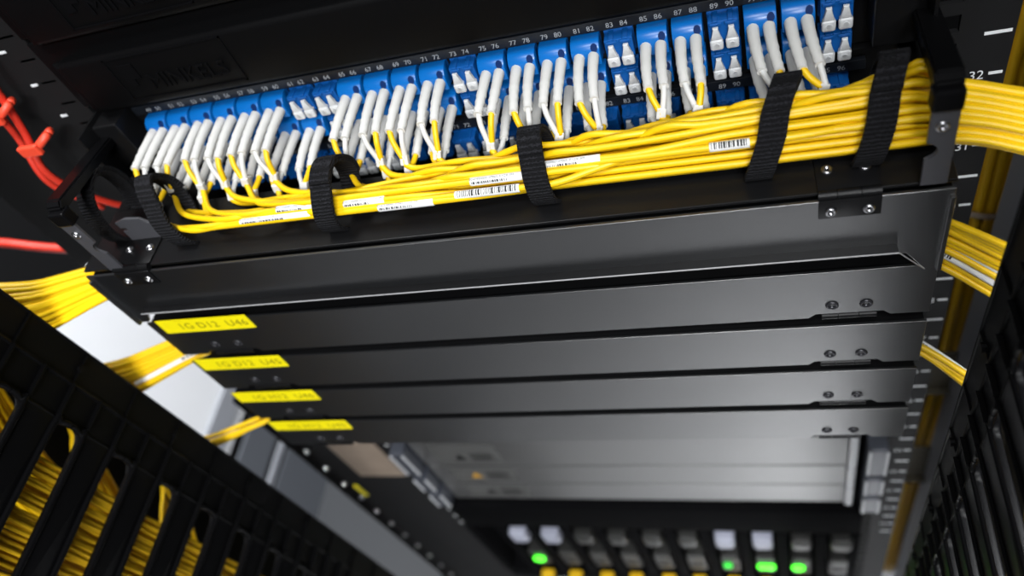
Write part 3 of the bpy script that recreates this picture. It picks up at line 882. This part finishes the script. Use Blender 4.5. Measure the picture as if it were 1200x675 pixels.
# ------------------------------------------------------------------ three slim grey devices and the switch at the bottom
DEV = [('grey slim rack device, uppermost of three under the labelled panels, black warning triangle sticker', 'dark'),
       ('grey slim rack device, middle of three, with yellow warning triangle sticker', 'tri_yellow'),
       ('grey slim rack device, lowest of three, right above the port rows', 'dark')]
for k, (lab, tri) in enumerate(DEV):
    zt = -.3120 - k * U; zb = zt - U + .0034; zt += .016 if k == 0 else 0
    t = thing('rack_device', lab, 'rack device', (0, .09, zb))
    bm = bmesh.new(); box(bm, -.2045, .1990, .0775, .30, zb, zt, .0006)
    obj('front_panel', bm, M['grey_metal'], t)
    obj('end_trim', B(.1992, .2070, .0735, .092, zb + .0004, zt - .0004, .0022, 3), M['ear_rim'], t, label='pale rounded end trim')
    for s in (-1, 1):
        xc = .2205 * s if s > 0 else -.2150
        obj('mounting_ear', B(xc - .0078, xc + .0078, .0655, .0815, zb + .003, zt - .003, .0020, 3), M['ear'], t, label='blue-grey mounting ear')
        bm = bmesh.new()
        for q in (-1, 1): box(bm, xc + q * .0066 - .0012, xc + q * .0066 + .0012, .0640, .0662, zb + .006, zt - .006, .0008)
        obj('ear_rim', bm, M['ear_rim'], t, label='pale rim of the ear')
    sx = -.186 + k * .002
    st = obj('warning_sticker', B(sx, sx + .070, .0768, .0774, zb + .008, zt - .005, .0002), M['sticker'], t, label='grey warning sticker')
    bm = bmesh.new()
    prism(bm, [(sx + .020, zb + .0165), (sx + .032, zb + .0165), (sx + .026, zb + .0285)], 1, .0764, .0769)
    obj('warning_sign', bm, M[tri], st, label='warning triangle')
    bm = bmesh.new()
    for q in range(4): box(bm, sx + .038, sx + .064 - .004 * (q % 2), .0765, .0769, zb + .014 + q * .0048, zb + .0155 + q * .0048)
    obj('print_line', bm, M['dark'], st, label='lines of small print')

t = thing('network_switch', 'black network switch at the bottom with green lights and yellow cords', 'network switch', (0, .10, -.735))
bm = bmesh.new()
yf = .072; zt, zb = -.4530, -.7300
colx = [-.2000 + .04 * k for k in range(11)]
box(bm, -.224, .218, yf, .35, -.522, zt, .006, 3)                            # hood
box(bm, -.224, .218, yf + .002, .35, zb, -.694, .002)                        # sill
box(bm, -.224, -.2140, yf, .35, -.694, -.522, .001)
for a in colx[1:] :
    box(bm, a - .020 - .0065, a - .020 + .0065, yf, .35, -.694, -.522, .0012)
box(bm, .2080, .218, yf, .35, -.694, -.522, .001)
box(bm, -.22, .215, .33, .35, -.7, -.52)
o = obj('housing', bm, M['switchblack'], t); autosmooth(o, 40)
TOP = {2: 'lilac', 3: 'lilac', 9: 'lilac', 8: 'lilac'}
for k, x in enumerate(colx):
    if k == 0: continue
    hi = k in (1,) or k in (2, 7, 8)
    bm = bmesh.new()
    mname = {1: 'lilac', 2: 'lilac', 7: 'lilac', 8: 'lilac'}.get(k, 'plug')
    box(bm, x - .0105, x + .0105, .066, .085, -.556, -.530, .003, 3)
    box(bm, x - .0075, x + .0075, .0645, .067, -.553, -.536, .001)
    obj('release_latch', bm, M[mname], t, label='pale release latch' if mname == 'lilac' else None)
    bm = bmesh.new(); box(bm, x - .0105, x + .0105, .072, .095, -.660, -.612, .002); box(bm, x - .007, x + .007, .0700, .074, -.655, -.640, .001)
    obj('port_module', bm, M['plug'], t)
LEDS = [(1, 0, 'led', .0075), (7, -.0035, 'led_dim', .0050), (8, -.0035, 'led', .0062), (8, .0045, 'led', .0062), (9, -.004, 'led', .0072)]
for k, dx, m, r in LEDS:
    x = colx[k] + dx; bm = bmesh.new()
    tube(bm, [(x, .0725, -.634), (x, .0690, -.634), (x, .0680, -.634)], [r, r, r * .6], 14)
    obj('status_light', bm, M[m], t, smooth=False, label='lit green status light' if m == 'led' else 'dim green status light')
for k in range(1, 10):
    x = colx[k] + (.001 if k % 2 else -.001)
    c = thing('patch_cord', ('yellow cord plugged into the switch, %s from the left' % ['', 'first', 'second', 'third', 'fourth', 'fifth', 'sixth', 'seventh', 'eighth', 'ninth'][k]), 'patch cord', (x, .06, -.68), 'yellow cords plugged into the switch')
    bm = bmesh.new(); box(bm, x - .0085, x + .0085, .058, .0700, -.683, -.672, .0025, 2)
    obj('plug', bm, M['yshade'], c, label='yellow plug')
    obj('cord', T_(catmull([(x, .060, -.680), (x, .052, -.692), (x + .002, .048, -.72), (x + .004, .050, -.80), (x + .006, .055, -.95)], 6), .0032, 8), M['yshade'], c, smooth=True)

# ------------------------------------------------------------------ ceiling lamps and added lights
def lamp(x, y, z, sx, sy, energy, label, spread=180, tilt=0):
    t = thing('ceiling_light', label, 'ceiling light', (x, y, z))
    bm = bmesh.new(); box(bm, x - sx / 2 - .02, x + sx / 2 + .02, y - sy / 2 - .02, y + sy / 2 + .02, z + .012, z + .045, .004)
    obj('lamp_housing', bm, M['ceil'], t)
    L = bpy.data.lights.new('lamp_light', 'AREA'); L.shape = 'RECTANGLE'; L.size = sx; L.size_y = sy; L.energy = energy
    L.spread = math.radians(spread)
    L.color = (.965, .985, 1)
    lo = bpy.data.objects.new('lamp_light', L); COL.objects.link(lo); lo.parent = t; lo.location = (0, 0, 0); lo.rotation_euler = (0, math.radians(tilt), 0)
    return t
lamp(.75, -2.0, 1.55, 1.2, .60, 125, 'wide ceiling light farther out in the aisle')
lamp(.35, -.72, 1.55, 1.2, .30, 26, 'long ceiling light above the aisle in front of the rack')
lamp(.42, -.52, 1.50, .30, .30, 26, 'added unseen downlight brightening the aisle floor that the flaps reflect', 34)  # added narrow beam, lights only the floor mirrored in the lower flaps
lamp(-.55, .45, 1.50, .30, 1.2, 62, 'added unseen light brightening the white wall', 90, 20)  # added off-view source that lifts the white wall

# ------------------------------------------------------------------ world, camera, view
wd = bpy.data.worlds.new('World'); sc.world = wd; wd.use_nodes = True
bg = wd.node_tree.nodes['Background']; bg.inputs[0].default_value = (.75, .8, .9, 1); bg.inputs[1].default_value = .05

R = [(0.94771148, 0.12406003, -0.29402732), (-0.07516914, -0.80864191, -0.5834791), (-0.31014924, 0.57507162, -0.75703374)]
cam = bpy.data.cameras.new('camera'); co = bpy.data.objects.new('camera', cam); COL.objects.link(co)
X, D, F = (Vector(v) for v in R)
m = Matrix(((X.x, -D.x, -F.x), (X.y, -D.y, -F.y), (X.z, -D.z, -F.z))).to_4x4()
m.translation = Vector((0.13985212, -0.21947128, 0.33230819 + Z0))
co.matrix_world = m
cam.sensor_width = 36; cam.lens = 893.713 / 1200 * 36
cam.clip_start = .01; cam.clip_end = 50
cam.dof.use_dof = True; cam.dof.focus_distance = .345; cam.dof.aperture_fstop = 5.6
sc.camera = co
sc.view_settings.view_transform = 'Standard'; sc.view_settings.look = 'None'
sc.view_settings.gamma = 1; sc.view_settings.use_curve_mapping = False
sc.view_settings.exposure = 0.0
sc.cycles.max_bounces = 6
